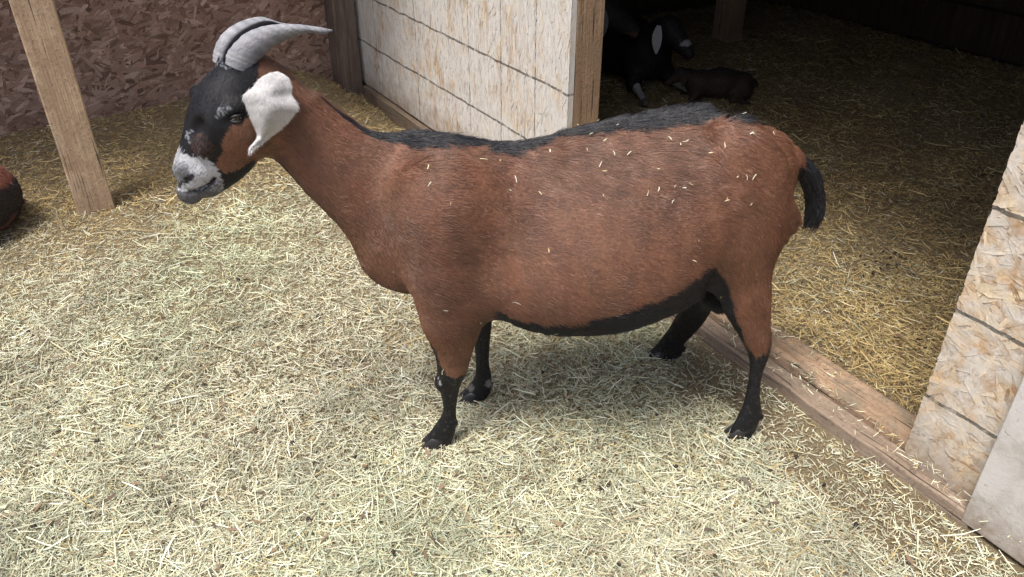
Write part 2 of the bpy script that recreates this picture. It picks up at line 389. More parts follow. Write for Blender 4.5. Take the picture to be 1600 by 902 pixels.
# ------------------------------------------------------------------ signed-distance modelling
def surface_nets(D, org, h):
    nx, ny, nz = D.shape; ins = D < 0
    c = [ins[dx:nx - 1 + dx, dy:ny - 1 + dy, dz:nz - 1 + dz] for dx in (0, 1) for dy in (0, 1) for dz in (0, 1)]
    s = sum(x.astype(np.int8) for x in c); act = (s > 0) & (s < 8); idx = np.argwhere(act)
    vid = np.full(act.shape, -1, np.int32); vid[act] = np.arange(len(idx))
    acc = np.zeros((len(idx), 3)); cnt = np.zeros(len(idx))
    cor = [(dx, dy, dz) for dx in (0, 1) for dy in (0, 1) for dz in (0, 1)]
    val = {q: D[idx[:, 0] + q[0], idx[:, 1] + q[1], idx[:, 2] + q[2]] for q in cor}
    for q in cor:
        for ax in range(3):
            if q[ax] == 0:
                p = list(q); p[ax] = 1; p = tuple(p); a = val[q]; b = val[p]; m = (a < 0) != (b < 0)
                t = np.where(m, a / np.where(m, a - b, 1), 0)
                e = np.array(q, float)[None] + t[:, None] * np.eye(3)[ax]
                acc += e * m[:, None]; cnt += m
    V = org + (idx + acc / cnt[:, None]) * h
    Fs = []
    for ax in range(3):
        o1, o2 = [(1, 2), (2, 0), (0, 1)][ax]
        sl0 = [slice(1, n - 1) for n in D.shape]; sl1 = list(sl0); sl0[ax] = slice(0, D.shape[ax] - 1); sl1[ax] = slice(1, D.shape[ax])
        A = ins[tuple(sl0)]; B = ins[tuple(sl1)]
        for m, flip in ((A & ~B, False), (~A & B, True)):
            e = np.argwhere(m)
            if not len(e): continue
            for k in range(3):
                if k != ax: e[:, k] += 1
            def g(a, b):
                f = e.copy(); f[:, o1] -= a; f[:, o2] -= b; return vid[f[:, 0], f[:, 1], f[:, 2]]
            q = np.stack([g(1, 1), g(0, 1), g(0, 0), g(1, 0)], -1)
            Fs.append(q[:, ::-1] if flip else q)
    return V, np.concatenate(Fs)
def smin(a, b, k):
    if k <= 0: return np.minimum(a, b)
    h = np.clip(.5 + .5 * (b - a) / k, 0, 1); return b * (1 - h) + a * h - k * h * (1 - h)
def smax(a, b, k): return -smin(-a, -b, k)
def dens(A, n=6):                              # Catmull-Rom through the stations
    A = np.asarray(A, float); P = np.vstack([2 * A[0] - A[1], A, 2 * A[-1] - A[-2]]); out = []
    for i in range(1, len(P) - 2):
        for t in np.linspace(0, 1, n, endpoint=False):
            p0, p1, p2, p3 = P[i - 1:i + 3]
            out.append(.5 * (2 * p1 + (p2 - p0) * t + (2 * p0 - 5 * p1 + 4 * p2 - p3) * t * t + (3 * p1 - p0 - 3 * p2 + p3) * t ** 3))
    out.append(A[-1]); return np.array(out)
class Frame:
    def __init__(s, O, ang): s.O = np.array(O, float); s.U = np.array([math.cos(ang), math.sin(ang), 0]); s.W = np.array([-math.sin(ang), math.cos(ang), 0])
    def unproj(s, x, y, w=0):
        r = ray(x, y); O = s.O + s.W * w; t = (O - CAMP) @ s.W / (r @ s.W); P = CAMP + r * t
        return np.array([(P - s.O) @ s.U, P[2]])
    def world(s, u, w, z): return s.O + np.multiply.outer(u, s.U) + np.multiply.outer(w, s.W) + np.multiply.outer(z, np.array([0, 0, 1]))
    def local(s, P): q = P - s.O; return q @ s.U, q @ s.W, P[..., 2]
def stations(fr, st):
    """(ax,ay,bx,by,halfwidth,w,egg) seen edge points -> u,z,nu,nz,b,a,w,egg"""
    out = []
    for q in st:
        ax, ay, bx, by, a, w = q[:6]; g = q[6] if len(q) > 6 else 0
        A = fr.unproj(ax, ay, w); B = fr.unproj(bx, by, w); c = (A + B) / 2; n = (B - A) / 2; bp = np.hypot(*n); n = n / bp
        V = fr.world(c[0], w, c[1]) - CAMP; vn = V @ (fr.U * n[0]) + V[2] * n[1]; r = vn / (V @ fr.W)
        b = math.sqrt(max(bp * bp - (a * r) ** 2, (.45 * bp) ** 2))
        out.append([c[0], c[1], n[0], n[1], b, a, w, g])
    return np.array(out)
def loft_field(Ug, Zg, Wg, st, full3d=False):
    """field of a loft; Ug,Zg are 2D grids when full3d is False (then Wg is 1D), else all 3D"""
    D = dens(st); best = np.full(Ug.shape, 1e9); par = np.zeros(Ug.shape + (6,))
    for i in range(len(D) - 1):
        a, b = D[i], D[i + 1]; ex, ez = b[0] - a[0], b[1] - a[1]; L2 = ex * ex + ez * ez + 1e-12
        t = np.clip(((Ug - a[0]) * ex + (Zg - a[1]) * ez) / L2, 0, 1)
        du = Ug - a[0] - t * ex; dz = Zg - a[1] - t * ez; d2 = du * du + dz * dz; m = d2 < best
        best[m] = d2[m]; tm = t[m][:, None]; pr = a[2:] * (1 - tm) + b[2:] * tm
        sg = du[m] * pr[:, 0] + dz[m] * pr[:, 1]
        par[m] = np.stack([pr[:, 2], pr[:, 3], pr[:, 4], pr[:, 5], sg, d2[m]], -1)
    e = np.sqrt(best); b, a, w, g, sg = (par[..., i] for i in range(5))
    a = a * (1 + g * np.clip(sg / b, -1, 1))
    if not full3d:
        e, a, b, w = (q[:, None, :] for q in (e, a, b, w)); dw = Wg[None, :, None] - w
    else: dw = Wg - w
    q = np.sqrt((e / b) ** 2 + (dw / a) ** 2) + 1e-6; r = np.sqrt(e * e + dw * dw)
    return r * (1 - 1 / q) * .9 + (q < .3) * -.01

# ------------------------------------------------------------------ the goat
AL = R(6); GO = np.array([-.13, 1.45, 0]); FR = Frame(GO, AL)
goat = empty('goat', tuple(GO), AL)
setp(goat, 'large brown goat with black back stripe, grey horns and drooping white ear, standing', 'goat')
torso = stations(FR, [
    (627, 318, 633, 446, .062, 0, .0), (646, 262, 653, 480, .088, 0, .05), (674, 230, 682, 490, .108, 0, .15), (712, 217, 722, 494, .122, 0, .25),
    (780, 215, 792, 486, .150, 0, .35), (860, 199, 864, 502, .178, 0, .38), (930, 183, 935, 499, .190, 0, .36),
    (1000, 167, 1006, 477, .188, 0, .32), (1060, 158, 1066, 449, .172, 0, .2), (1120, 161, 1124, 434, .148, 0, .08),
    (1168, 170, 1173, 395, .122, 0, 0), (1200, 187, 1203, 332, .092, 0, 0), (1224, 220, 1223, 288, .060, 0, 0)])
neck = stations(FR, [(442, 104, 385, 178, .040, -.012, 0), (476, 130, 408, 232, .048, -.008, 0), (521, 164, 441, 258, .052, 0, 0), (571, 198, 491, 311, .060, 0, .05),
    (626, 213, 534, 356, .068, 0, .05), (682, 216, 580, 398, .080, 0, 0), (732, 236, 630, 444, .088, 0, 0)])
legs = dict(
    near_fore=([(625, 330, 752, 335, .050, -.075), (632, 400, 758, 410, .055, -.085), (648, 465, 757, 470, .048, -.09), (657, 498, 751, 500, .042, -.09), (669, 528, 746, 525, .034, -.09), (680, 555, 737, 552, .028, -.09),
        (683, 580, 729, 580, .025, -.09), (686, 602, 719, 604, .021, -.088), (692, 632, 713, 635, .0145, -.087), (690, 648, 713, 652, .0155, -.087), (678, 668, 712, 672, .0175, -.087), (666, 686, 706, 690, .019, -.087), (662, 696, 703, 701, .021, -.087)], .035),
    far_fore=([(700, 400, 772, 400, .045, .06), (722, 460, 771, 462, .036, .07), (735, 500, 769, 500, .027, .074), (741, 540, 765, 540, .020, .074), (743, 566, 764, 567, .016, .074),
        (742, 588, 768, 590, .0155, .074), (733, 604, 768, 607, .0175, .074), (724, 618, 759, 621, .02, .074), (721, 624, 753, 628, .021, .074)], .02),
    near_hind=([(1112, 260, 1240, 268, .056, -.055), (1108, 330, 1228, 330, .062, -.075), (1106, 390, 1211, 395, .053, -.085), (1116, 435, 1205, 440, .042, -.095), (1132, 475, 1205, 480, .034, -.105), (1150, 510, 1203, 512, .027, -.114),
        (1160, 532, 1205, 530, .023, -.12), (1169, 556, 1202, 553, .018, -.125), (1170, 590, 1190, 588, .0145, -.128), (1163, 622, 1188, 624, .0145, -.13), (1156, 641, 1190, 645, .017, -.13), (1146, 662, 1183, 667, .0185, -.13), (1137, 678, 1174, 684, .021, -.13)], .04),
    far_hind=([(1075, 400, 1150, 420, .055, .07), (1071, 455, 1121, 470, .042, .10), (1059, 487, 1103, 500, .032, .13), (1046, 512, 1085, 521, .025, .16), (1034, 528, 1071, 535, .021, .18), (1022, 542, 1066, 552, .021, .19), (1014, 552, 1050, 562, .021, .19)], .03))
legst = {k: (stations(FR, v[0]), v[1]) for k, v in legs.items()}
HG = .0042
lo = np.array([-.62, -.26, -.004]); hi = np.array([.74, .27, .90])
nn = np.ceil((hi - lo) / HG).astype(int)
gu = lo[0] + np.arange(nn[0]) * HG; gw = lo[1] + np.arange(nn[1]) * HG; gz = lo[2] + np.arange(nn[2]) * HG
D = np.full(nn, .2, np.float32)
def apply(st, k, pad=.06, sub=False):
    u0 = (st[:, 0] - st[:, 4]).min() - pad; u1 = (st[:, 0] + st[:, 4]).max() + pad
    z0 = (st[:, 1] - st[:, 4]).min() - pad; z1 = (st[:, 1] + st[:, 4]).max() + pad
    w0 = (st[:, 6] - st[:, 5] * 1.5).min() - pad; w1 = (st[:, 6] + st[:, 5] * 1.5).max() + pad
    a = [max(0, int((q - l) / HG)) for q, l in zip((u0, w0, z0), lo)]; b = [min(n, int((q - l) / HG) + 2) for q, l, n in zip((u1, w1, z1), lo, nn)]
    sl = tuple(slice(i, j) for i, j in zip(a, b))
    U, Z = np.meshgrid(gu[sl[0]], gz[sl[2]], indexing='ij')
    f = loft_field(U, Z, gw[sl[1]], st)
    D[sl] = smin(D[sl], f, k)
apply(torso, 0); apply(neck, .055)
for k in ('near_hind', 'near_fore', 'far_hind', 'far_fore'): apply(*legst[k])
def local3(P, r):
    a = [max(0, int((q - r - l) / HG)) for q, l in zip(P, lo)]; b = [min(n, int((q + r - l) / HG) + 2) for q, l, n in zip(P, lo, nn)]
    sl = tuple(slice(i, j) for i, j in zip(a, b)); return sl, np.meshgrid(gu[sl[0]], gw[sl[1]], gz[sl[2]], indexing='ij')
def ball(x, y, w, rad, k, sub=False, frame=FR, rr=None):
    """ellipsoid of half sizes rad centred where the pixel ray meets offset w of frame"""
    c = frame.unproj(x, y, w); Pw = frame.world(c[0], w, c[1]); u, v, z = FR.local(Pw); rad = np.array(rad)
    sl, (Uu, Ww, Zz) = local3((u, v, z), rad.max() + .05)
    if frame is FR: a, b = Uu - u, Ww - v
    else:
        X = np.stack([Uu - u, Ww - v], -1); ca = frame.U @ FR.U; sa = frame.U @ FR.W
        a = X[..., 0] * ca + X[..., 1] * sa; b = -X[..., 0] * sa + X[..., 1] * ca
    c2 = Zz - z
    if rr is not None: a, c2 = a * math.cos(rr) + c2 * math.sin(rr), -a * math.sin(rr) + c2 * math.cos(rr)
    q = np.sqrt((a / rad[0]) ** 2 + (b / rad[1]) ** 2 + (c2 / rad[2]) ** 2) + 1e-6; r = np.sqrt(a * a + b * b + c2 * c2)
    f = r * (1 - 1 / q)
    D[sl] = smax(D[sl], -f, k) if sub else smin(D[sl], f, k)
# head in its own turned frame
hp = FR.unproj(385, 165, -.02); HO = FR.world(hp[0], -.02, hp[1]); HO[2] = 0
HF = Frame(HO, R(33))
head = stations(HF, [
    (338, 96, 415, 128, .046, 0, 0), (317, 116, 424, 168, .054, 0, -.05), (304, 140, 422, 205, .060, 0, -.12), (298, 162, 414, 234, .058, 0, -.2), (294, 186, 396, 262, .047, 0, -.15),
    (287, 210, 378, 280, .037, 0, -.1), (279, 232, 362, 291, .032, 0, 0), (272, 252, 350, 299, .030, 0, 0), (270, 272, 338, 304, .029, 0, 0), (277, 290, 318, 307, .022, 0, 0)])
cu = HF.world(head[:, 0].mean(), 0, head[:, 1].mean()); u, v, z = FR.local(cu)
sl, (Uu, Ww, Zz) = local3((u, v, z), .22)
X = FR.O + Uu[..., None] * FR.U + Ww[..., None] * FR.W; X[..., 2] = Zz
hu, hw, hz = HF.local(X)
D[sl] = smin(D[sl], loft_field(hu, hz, hw, head, True), .028)
# brow ridges, eye hollows, nostril, mouth
ball(360, 172, -.050, (.021, .012, .014), .016, frame=HF)
ball(316, 147, .050, (.022, .017, .019), .012, frame=HF)
ball(370, 187, -.062, (.016, .010, .009), .008, True, HF)
ball(291, 281, -.026, (.0125, .012, .0036), .004, True, HF, R(38))
ball(284, 263, -.020, (.014, .008, .012), .010, frame=HF)
ball(312, 272, -.026, (.018, .008, .013), .012, frame=HF)
ball(281, 276, .0, (.003, .004, .012), .005, True, HF, R(-20))
for i in range(11):
    t = i / 10; ball(290 + 46 * t, 300 + 1 * t - 24 * t * t, -.025, (.006, .010, .0024), .003, True, HF, R(20))
ball(330, 215, -.036, (.045, .008, .010), .014, frame=HF, rr=R(50))
ball(306, 205, -.030, (.022, .010, .012), .016, True, HF, R(50))
ball(385, 215, -.052, (.035, .012, .040), .02, frame=HF)
# shoulder, hip bone, thigh, and the hollow of the flank
ball(700, 340, -.080, (.085, .035, .11), .09)
ball(700, 430, -.105, (.06, .02, .05), .04)
ball(1150, 205, -.085, (.04, .02, .025), .06)
ball(1165, 300, -.115, (.07, .025, .11), .05)
ball(1078, 258, -.190, (.05, .035, .06), .07, True)
# teats, elbow, dewclaws, brisket
ball(1122, 462, -.02, (.040, .05, .030), .04)
ball(1123, 476, -.045, (.009, .009, .020), .012)
ball(1105, 474, .01, (.009, .009, .018), .012)
for (x, y, w) in ((712, 660, -.096), (712, 662, -.078), (1190, 651, -.139), (1189, 652, -.121), (767, 602, .066), (1069, 545, .182)): ball(x, y, w, (.006, .005, .008), .005)
ball(688, 598, -.092, (.012, .014, .016), .015)
V, Fq = surface_nets(D, lo, HG)
# keep the largest piece, soften the voxel steps
def relax(V, F, it=3, lam=.5):
    e = np.concatenate([F[:, [i, (i + 1) % F.shape[1]]] for i in range(F.shape[1])]); n = len(V)
    cnt = np.bincount(e[:, 0], minlength=n) + np.bincount(e[:, 1], minlength=n)
    for _ in range(it):
        for l in (lam, -lam * .9):
            A = np.stack([np.bincount(e[:, 0], V[e[:, 1], k], n) + np.bincount(e[:, 1], V[e[:, 0], k], n) for k in range(3)], -1) / np.maximum(cnt, 1)[:, None]
            V = V + l * (A - V)
    return V
def normals(V, F):
    n = np.cross(V[F[:, 2]] - V[F[:, 0]], V[F[:, 3]] - V[F[:, 1]]); o = np.zeros_like(V)
    for k in range(4):
        for c in range(3): o[:, c] += np.bincount(F[:, k], n[:, c], len(V))
    return o / (np.linalg.norm(o, axis=1, keepdims=True) + 1e-12)
V = relax(V, Fq, 4); Nv = normals(V, Fq)

def inpoly(px, py, poly):
    poly = np.array(poly, float); r = np.zeros(px.shape, bool); j = len(poly) - 1
    for i in range(len(poly)):
        xi, yi = poly[i]; xj, yj = poly[j]
        r ^= ((yi > py) != (yj > py)) & (px < (xj - xi) * (py - yi) / (yj - yi + 1e-9) + xi); j = i
    return r
BR = np.array([.158, .073, .043]); BL = np.array([.0075, .0075, .010]); GR = np.array([.42, .425, .445])
def coat(P, jit=3.0):
    """coat colour by place on the animal (local side view, both sides alike)"""
    u, w, z = P[:, 0], P[:, 1], P[:, 2]
    Pm = P.copy(); Wd = FR.world(0, 0, 0)
    wm = -np.abs(w); Pw = GO + np.outer(u, FR.U) + np.outer(wm, FR.W); Pw[:, 2] = z
    px, py = proj(Pw)
    Pt = GO + np.outer(u, FR.U) + np.outer(w, FR.W); Pt[:, 2] = z; tx, ty = proj(Pt)
    j1 = noise(P, 45, 1) * jit + noise(P, 120, 2) * jit * .6 + rng.normal(0, jit * .35, len(P)); j2 = noise(P, 50, 3) * jit + rng.normal(0, jit * .35, len(P))
    px = px + j1; py = py + j2; tx = tx + j1; ty = ty + j2
    C = np.tile(BR, (len(P), 1))
    n1 = noise(P, 9, 4)[:, None]; C = C * (1 + .16 * n1); C[:, 0] *= 1 + .05 * noise(P, 17, 5)
    isleg = z < .40
    # pale undertone on flank, chest redder
    black = np.zeros(len(P), bool)
    st = np.interp(px, [560, 600, 640, 700, 745, 790, 830, 860, 930, 1000, 1060, 1120, 1170, 1195, 1215], [190, 212, 235, 231, 229, 246, 233, 222, 212, 204, 199, 193, 192, 186, 172])
    black |= (ty + j2 * .5 < st - 2) & (np.abs(w) < .11) & (tx > 590) & (tx < 1215) & (z > .5)
    black |= (np.abs(w + .004) < .003 + .012 * smooth(500, 610, px)) & (px > 490) & (px < 640) & (z > .6) & (Nv_loc[:, 2] > .3)
    be = np.interp(px, [770, 800, 850, 900, 960, 1030, 1080, 1100, 1118, 1130], [482, 500, 507, 508, 494, 470, 443, 421, 418, 440])
    black |= (py > be) & (px > 770) & (px < 1130) & (z > .20)
    black |= inpoly(px, py, [(1100, 415), (1118, 412), (1132, 440), (1146, 478), (1156, 510), (1168, 545), (1182, 560), (1196, 548), (1203, 530), (1220, 530), (1220, 800), (1080, 800), (1080, 440)]) & (z < .45)
    black |= (px > 1246) & (py > 262) & (py < 320)
    black |= inpoly(px, py, [(640, 520), (672, 532), (684, 560), (697, 585), (712, 592), (724, 585), (736, 572), (760, 565), (760, 800), (640, 800)]) & (w < .03) & (z < .4)
    black |= (w > .025) & (z < .36) & (tx > 690) & (tx < 800) & (ty > 488)
    black |= (w > .05) & (z < .40) & (tx > 990) & (tx < 1135) & (ty > 440)
    black |= inpoly(px, py, [(425, 248), (450, 252), (468, 274), (495, 312), (520, 345), (505, 350), (470, 310), (440, 275)]) & (np.abs(w) < .024)
    # head, in the head's own frame, mirrored
    hu, hw, hz = HF.local(Pt); Ph = HF.O + np.outer(hu, HF.U) + np.outer(-np.abs(hw), HF.W); Ph[:, 2] = hz
    hx, hy = proj(Ph); hx += j1 * .7; hy += j2 * .7
    hd = (tx < 432) & (z > .55) & ~((tx > 400) & (ty < 118) & (tx > 408))
    black |= hd & inpoly(hx, hy, [(280, 60), (408, 60), (404, 110), (400, 142), (392, 172), (385, 188), (368, 193), (356, 203), (350, 222), (346, 240), (338, 262), (250, 250), (230, 100)])
    black |= hd & inpoly(hx, hy, [(336, 252), (350, 272), (368, 268), (384, 256), (396, 250), (402, 260), (380, 284), (355, 300), (330, 320), (320, 300)])
    C[black] = BL * (1 + .25 * n1[black])
    br2 = hd & inpoly(hx, hy, [(298, 214), (318, 208), (334, 226), (334, 246), (310, 246), (298, 234)]) & (rng.random(len(P)) < .55); C[br2] = (.045, .024, .020)
    wh = hd & inpoly(hx, hy, [(258, 240), (276, 222), (284, 240), (300, 246), (322, 247), (340, 260), (344, 276), (347, 292), (335, 318), (262, 318), (255, 270)]); C[wh] = GR * (.92 + .1 * n1[wh])
    sp = wh & (noise(P, 330, 7) > .85); C[sp] = (.13, .13, .14)
    lip = hd & inpoly(hx, hy, [(272, 296), (290, 300), (308, 301), (326, 292), (336, 279), (346, 284), (346, 300), (330, 325), (268, 325)]); C[lip] = (.10, .10, .11)
    lp2 = hd & inpoly(hx, hy, [(336, 276), (350, 280), (350, 300), (326, 300), (330, 290)]) & (rng.random(len(P)) < .5); C[lp2] = (.28, .28, .30)
    mo = hd & inpoly(tx, ty, [(290, 298), (308, 298), (324, 290), (334, 276), (338, 279), (328, 294), (310, 303), (290, 303)]); C[mo] = (.03, .03, .033)
    no = hd & inpoly(hx, hy, [(262, 262), (276, 254), (297, 268), (306, 272), (300, 284), (283, 288), (262, 290)]); C[no] = (.24, .245, .265)
    ns_ = hd & inpoly(tx, ty, [(277, 291), (288, 280), (300, 270), (304, 274), (295, 286), (282, 294)]); C[ns_] = (.02, .02, .022)
    gy_ = hd & inpoly(hx, hy, [(336, 176), (344, 166), (360, 164), (362, 171), (350, 178), (344, 192), (337, 188)]) & (rng.random(len(P)) < .5); C[gy_] = (.17, .18, .20)
    hl = hd & inpoly(hx, hy, [(286, 222), (291, 205), (300, 198), (304, 206), (296, 222)]) & (rng.random(len(P)) < .4); C[hl] = (.20, .21, .24)  # highlight on the nose bridge, painted into the coat colour
    top = hd & (hy < 108) & (rng.random(len(P)) < .35) & (hx < 372); C[top] = (.17, .18, .21)
    kn = inpoly(px, py, [(684, 590), (688, 591), (691, 602), (690, 610), (687, 606)]) & (w < 0) & (rng.random(len(P)) < .7); C[kn] = (.30, .29, .28)
    pas = (z < .07) & ((inpoly(tx, ty, [(760, 588), (771, 590), (768, 606), (758, 604)])) | inpoly(tx, ty, [(732, 602), (738, 597), (742, 604), (735, 612)])); C[pas] = (.13, .125, .12)
    dst = black & (z < .30) & (rng.random(len(P)) < .10); C[dst] = (.035, .030, .026)
    return np.clip(C, .004, .9), black
Nv_loc = Nv
colV, _ = coat(V, 2.0)
def m_skin():
    n = N('goat_coat_underlayer'); co = n.obj(); f = n.noise(n.obj((1, 1.4, .5)), 220, 4, .7)
    c = n.mix(1.0, n.attr(), n.ramp(f, [(.3, (.7, .7, .7)), (.7, (1.15, 1.15, 1.15))]), 'MULTIPLY')
    n.bump(f, .35, .002); return n.done(c, .62, .3)
M_skin = m_skin()
body = mesh_np('body', V, Fq, M_skin, goat, colV, True)

# fur grown from the body as hair curves
def m_hair(name, rough=.38, spec=.6):
    n = N(name); return n.done(n.attr(), rough, spec)
M_hair = m_hair('goat_fur')
def curves(name, P, mat, parent, rad, col):
    n, k, _ = P.shape; hc = bpy.data.hair_curves.new(name); hc.add_curves([k] * n)
    hc.position_data.foreach_set('vector', P.reshape(-1).astype(np.float32))
    a = hc.attributes.get('radius') or hc.attributes.new('radius', 'FLOAT', 'POINT')
    a.data.foreach_set('value', np.outer(rad, np.linspace(1, .25, k)).ravel().astype(np.float32))
    c = hc.attributes.new('tint', 'FLOAT_COLOR', 'CURVE'); cc = np.ones((n, 4), np.float32); cc[:, :3] = col; c.data.foreach_set('color', cc.ravel())
    hc.materials.append(mat); o = bpy.data.objects.new(name, hc); S.collection.objects.link(o); o.parent = parent
    return o
def sample(V, F, Nn, n, dens=None):
    A = V[F]; ar = np.linalg.norm(np.cross(A[:, 2] - A[:, 0], A[:, 3] - A[:, 1]), axis=1)
    if dens is not None: ar = ar * dens
    f = rng.choice(len(F), n, p=ar / ar.sum()); a = rng.random(n)[:, None]; b = rng.random(n)[:, None]
    bl = lambda X: (X[F[f, 0]] * (1 - a) + X[F[f, 1]] * a) * (1 - b) + (X[F[f, 3]] * (1 - a) + X[F[f, 2]] * a) * b
    P = bl(V); q = bl(Nn); return P, q / np.linalg.norm(q, axis=1, keepdims=True)
cz_ = V[Fq].mean(1)
den = np.where(Nv[Fq[:, 0], 1] < .5, 1.0, .35) * (cz_[:, 2] > .028)
NH = 210000
P, Nn = sample(V, Fq, Nv, NH, den)
Nv_loc = Nn
colH, blk = coat(P, 3.5)
u, w, z = P.T
Pw_ = GO + np.outer(u, FR.U) + np.outer(w, FR.W); Pw_[:, 2] = z; px, py = proj(Pw_)
flow = np.stack([np.full(NH, 1.0), np.zeros(NH), np.full(NH, -.45)], -1)
nk = smooth(640, 480, px)[:, None] * (z > .4)[:, None]; flow = flow * (1 - nk) + nk * np.array([.75, 0, -.75])
lg = smooth(.38, .30, z)[:, None] * ((px < 770) | (px > 1090) | (z < .25))[:, None]; flow = flow * (1 - lg) + lg * np.array([.12, 0, -1.])
hip = (smooth(1090, 1180, px) * smooth(.68, .5, z))[:, None]; flow = flow * (1 - hip) + hip * np.array([.35, 0, -1.0])
ish = ((px < 425) & (z > .55)); flow[ish] = (.62, .25, .75)
flow += .35 * np.stack([0 * u, 0 * u, noise(P, 7, 6)], -1) + .22 * np.stack([noise(P, 38, 1), noise(P, 38, 2), noise(P, 38, 3)], -1) + rng.normal(0, .13, (NH, 3))
flow -= Nn * (flow * Nn).sum(1, keepdims=True); flow /= np.linalg.norm(flow, axis=1, keepdims=True)
ln = rng.uniform(.0075, .0135, NH) * (1 + .25 * noise(P, 12))
ln *= 1 + .55 * smooth(.2, .95, Nn[:, 2]) * (z > .4)
ridge = blk & (Nn[:, 2] > .3) & (px > 600) & (px < 1215) & (z > .5); ln[ridge] *= rng.uniform(1.0, 1.7, ridge.sum())
bel = blk & (z < .42) & (z > .22) & (px > 780) & (px < 1100); ln[bel] *= rng.uniform(1.0, 1.9, bel.sum())
ln[ish] *= .55; ln[(z < .26) & (z < .3)] *= .6; ln[z < .12] *= .6
lift = .16 + .10 * noise(P, 30, 5) + rng.uniform(0, .18, NH); lift[ridge] += rng.uniform(-.05, .18, ridge.sum()); lift = lift[:, None]
t0 = P - Nn * .001; d0 = flow + Nn * lift * 1.4; d1 = flow + Nn * lift * .3
K = np.stack([t0, t0 + d0 * (ln * .35)[:, None], t0 + (d0 * .35 + d1 * .35) * ln[:, None], t0 + (d0 * .35 + d1 * .65) * ln[:, None]], 1)
cl = (1 + .12 * noise(P, 30, 8) + .14 * noise(P, 75, 9)) * rng.uniform(.78, 1.28, NH)
br = ~blk
colH[br] *= np.clip(cl[br], .45, 1.8)[:, None]
lt = br & (rng.random(NH) < .16 + .12 * noise(P, 22, 2)) & (z > .42) & (px > 500); colH[lt] = colH[lt] * 1.3 + np.array([.050, .036, .029])  # paler hairs on the upper body put the coat's highlights into the colour
fk = br & (px > 780) & (px < 1180) & (py > 195) & (py < 340) & (noise(P * np.array([1, 1, 2.2]), 34, 3) > .30) & (rng.random(NH) < .5); colH[fk] = colH[fk] * 1.2 + np.array([.085, .066, .055])
sheen = ridge & blk & (rng.random(NH) < .3); colH[sheen] = (.022, .025, .034)  # bluish sky sheen along the back ridge, painted into some black hairs
curves('coat', K, M_hair, goat, rng.uniform(.00022, .00048, NH), colH)

# horns
def tube(name, C, A, B, ra, rb, mat, parent, seg=20, col=None, cap=True):
    """rings at C with axes A,B and radii ra,rb (all arrays)"""
    th = np.linspace(0, 2 * np.pi, seg, endpoint=False)
    Vv = C[:, None] + A[:, None] * (ra[:, None] * np.cos(th))[..., None] + B[:, None] * (rb[:, None] * np.sin(th))[..., None]
    n = len(C); i = np.arange(n - 1)[:, None] * seg; j = np.arange(seg)[None]; k = (j + 1) % seg
    F = np.stack([i + j, i + k, i + seg + k, i + seg + j], -1).reshape(-1, 4)
    Vf = Vv.reshape(-1, 3); c = None if col is None else np.asarray(col).reshape(-1, 3)
    o = mesh_np(name, Vf, F, mat, parent, c, True); return o
def m_horn():
    n = N('horn_keratin'); co = n.obj(); f = n.noise(co, 40, 6, .7); g = n.noise(n.obj((1, 1, 1)), 160, 4)
    c = n.mix(1.0, n.attr(), n.ramp(f, [(.3, (.72, .74, .78)), (.7, (1.2, 1.18, 1.15))]), 'MULTIPLY')
    c = n.mix(n.ramp(g, [(.6, (0, 0, 0)), (.75, (.5, .5, .5))]), c, (.12, .12, .125))
    n.bump(n.math('ADD', g, n.noise(n.obj((1, 1, 1)), 70, 5, .8)), .8, .003); return n.done(c, .72, .2)
M_horn = m_horn()
def horn(st, fr, dark_side):
    raw = stations(fr, st); q = dens(raw, 10); n = len(q)
    C = np.stack([q[:, 0], q[:, 6], q[:, 1]], -1); Cw = fr.O + np.outer(C[:, 0], fr.U) + np.outer(C[:, 1], fr.W); Cw[:, 2] = C[:, 2]
    A = np.outer(q[:, 2], fr.U); A[:, 2] = q[:, 3]; A /= np.linalg.norm(A, axis=1, keepdims=True); B = np.tile(fr.W, (n, 1))
    tt = np.linspace(0, 1, n); rid = 1 + .018 * np.sin(tt * 90 + 2.2 * np.sin(tt * 9)) * (1 - tt) + .009 * np.sin(tt * 151 + 3 * np.sin(tt * 14)) * (1 - tt) + .008 * np.sin(tt * 31)
    ra = q[:, 4] * rid; rb = q[:, 5] * rid
    toL = lambda P: np.stack(FR.local(P), -1)
    Cl = toL(Cw); rot = lambda D_: np.stack([D_ @ FR.U, D_ @ FR.W, D_[:, 2]], -1)
    th = np.linspace(0, 2 * np.pi, 20, endpoint=False)
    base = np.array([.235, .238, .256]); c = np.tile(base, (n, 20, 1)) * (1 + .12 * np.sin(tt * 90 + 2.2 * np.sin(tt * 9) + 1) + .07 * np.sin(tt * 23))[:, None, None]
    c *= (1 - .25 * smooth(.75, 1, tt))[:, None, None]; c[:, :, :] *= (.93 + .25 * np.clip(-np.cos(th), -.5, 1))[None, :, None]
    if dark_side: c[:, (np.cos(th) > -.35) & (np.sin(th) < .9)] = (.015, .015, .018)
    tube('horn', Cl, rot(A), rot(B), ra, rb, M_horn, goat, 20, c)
horn([(352, 100, 391, 114, .019, -.024), (354, 84, 400, 101, .019, -.026), (364, 70, 409, 90, .019, -.028), (382, 53, 424, 75, .018, -.031), (399, 45, 442, 64, .0165, -.034), (417, 40, 456, 59, .015, -.037), (440, 37.5, 472, 54, .013, -.041),
      (466, 38, 487, 52, .011, -.045), (488, 40.5, 499, 54, .009, -.050), (506, 43.5, 509, 53.5, .006, -.054), (519, 46.5, 519.5, 49, .001, -.057)], HF, False)
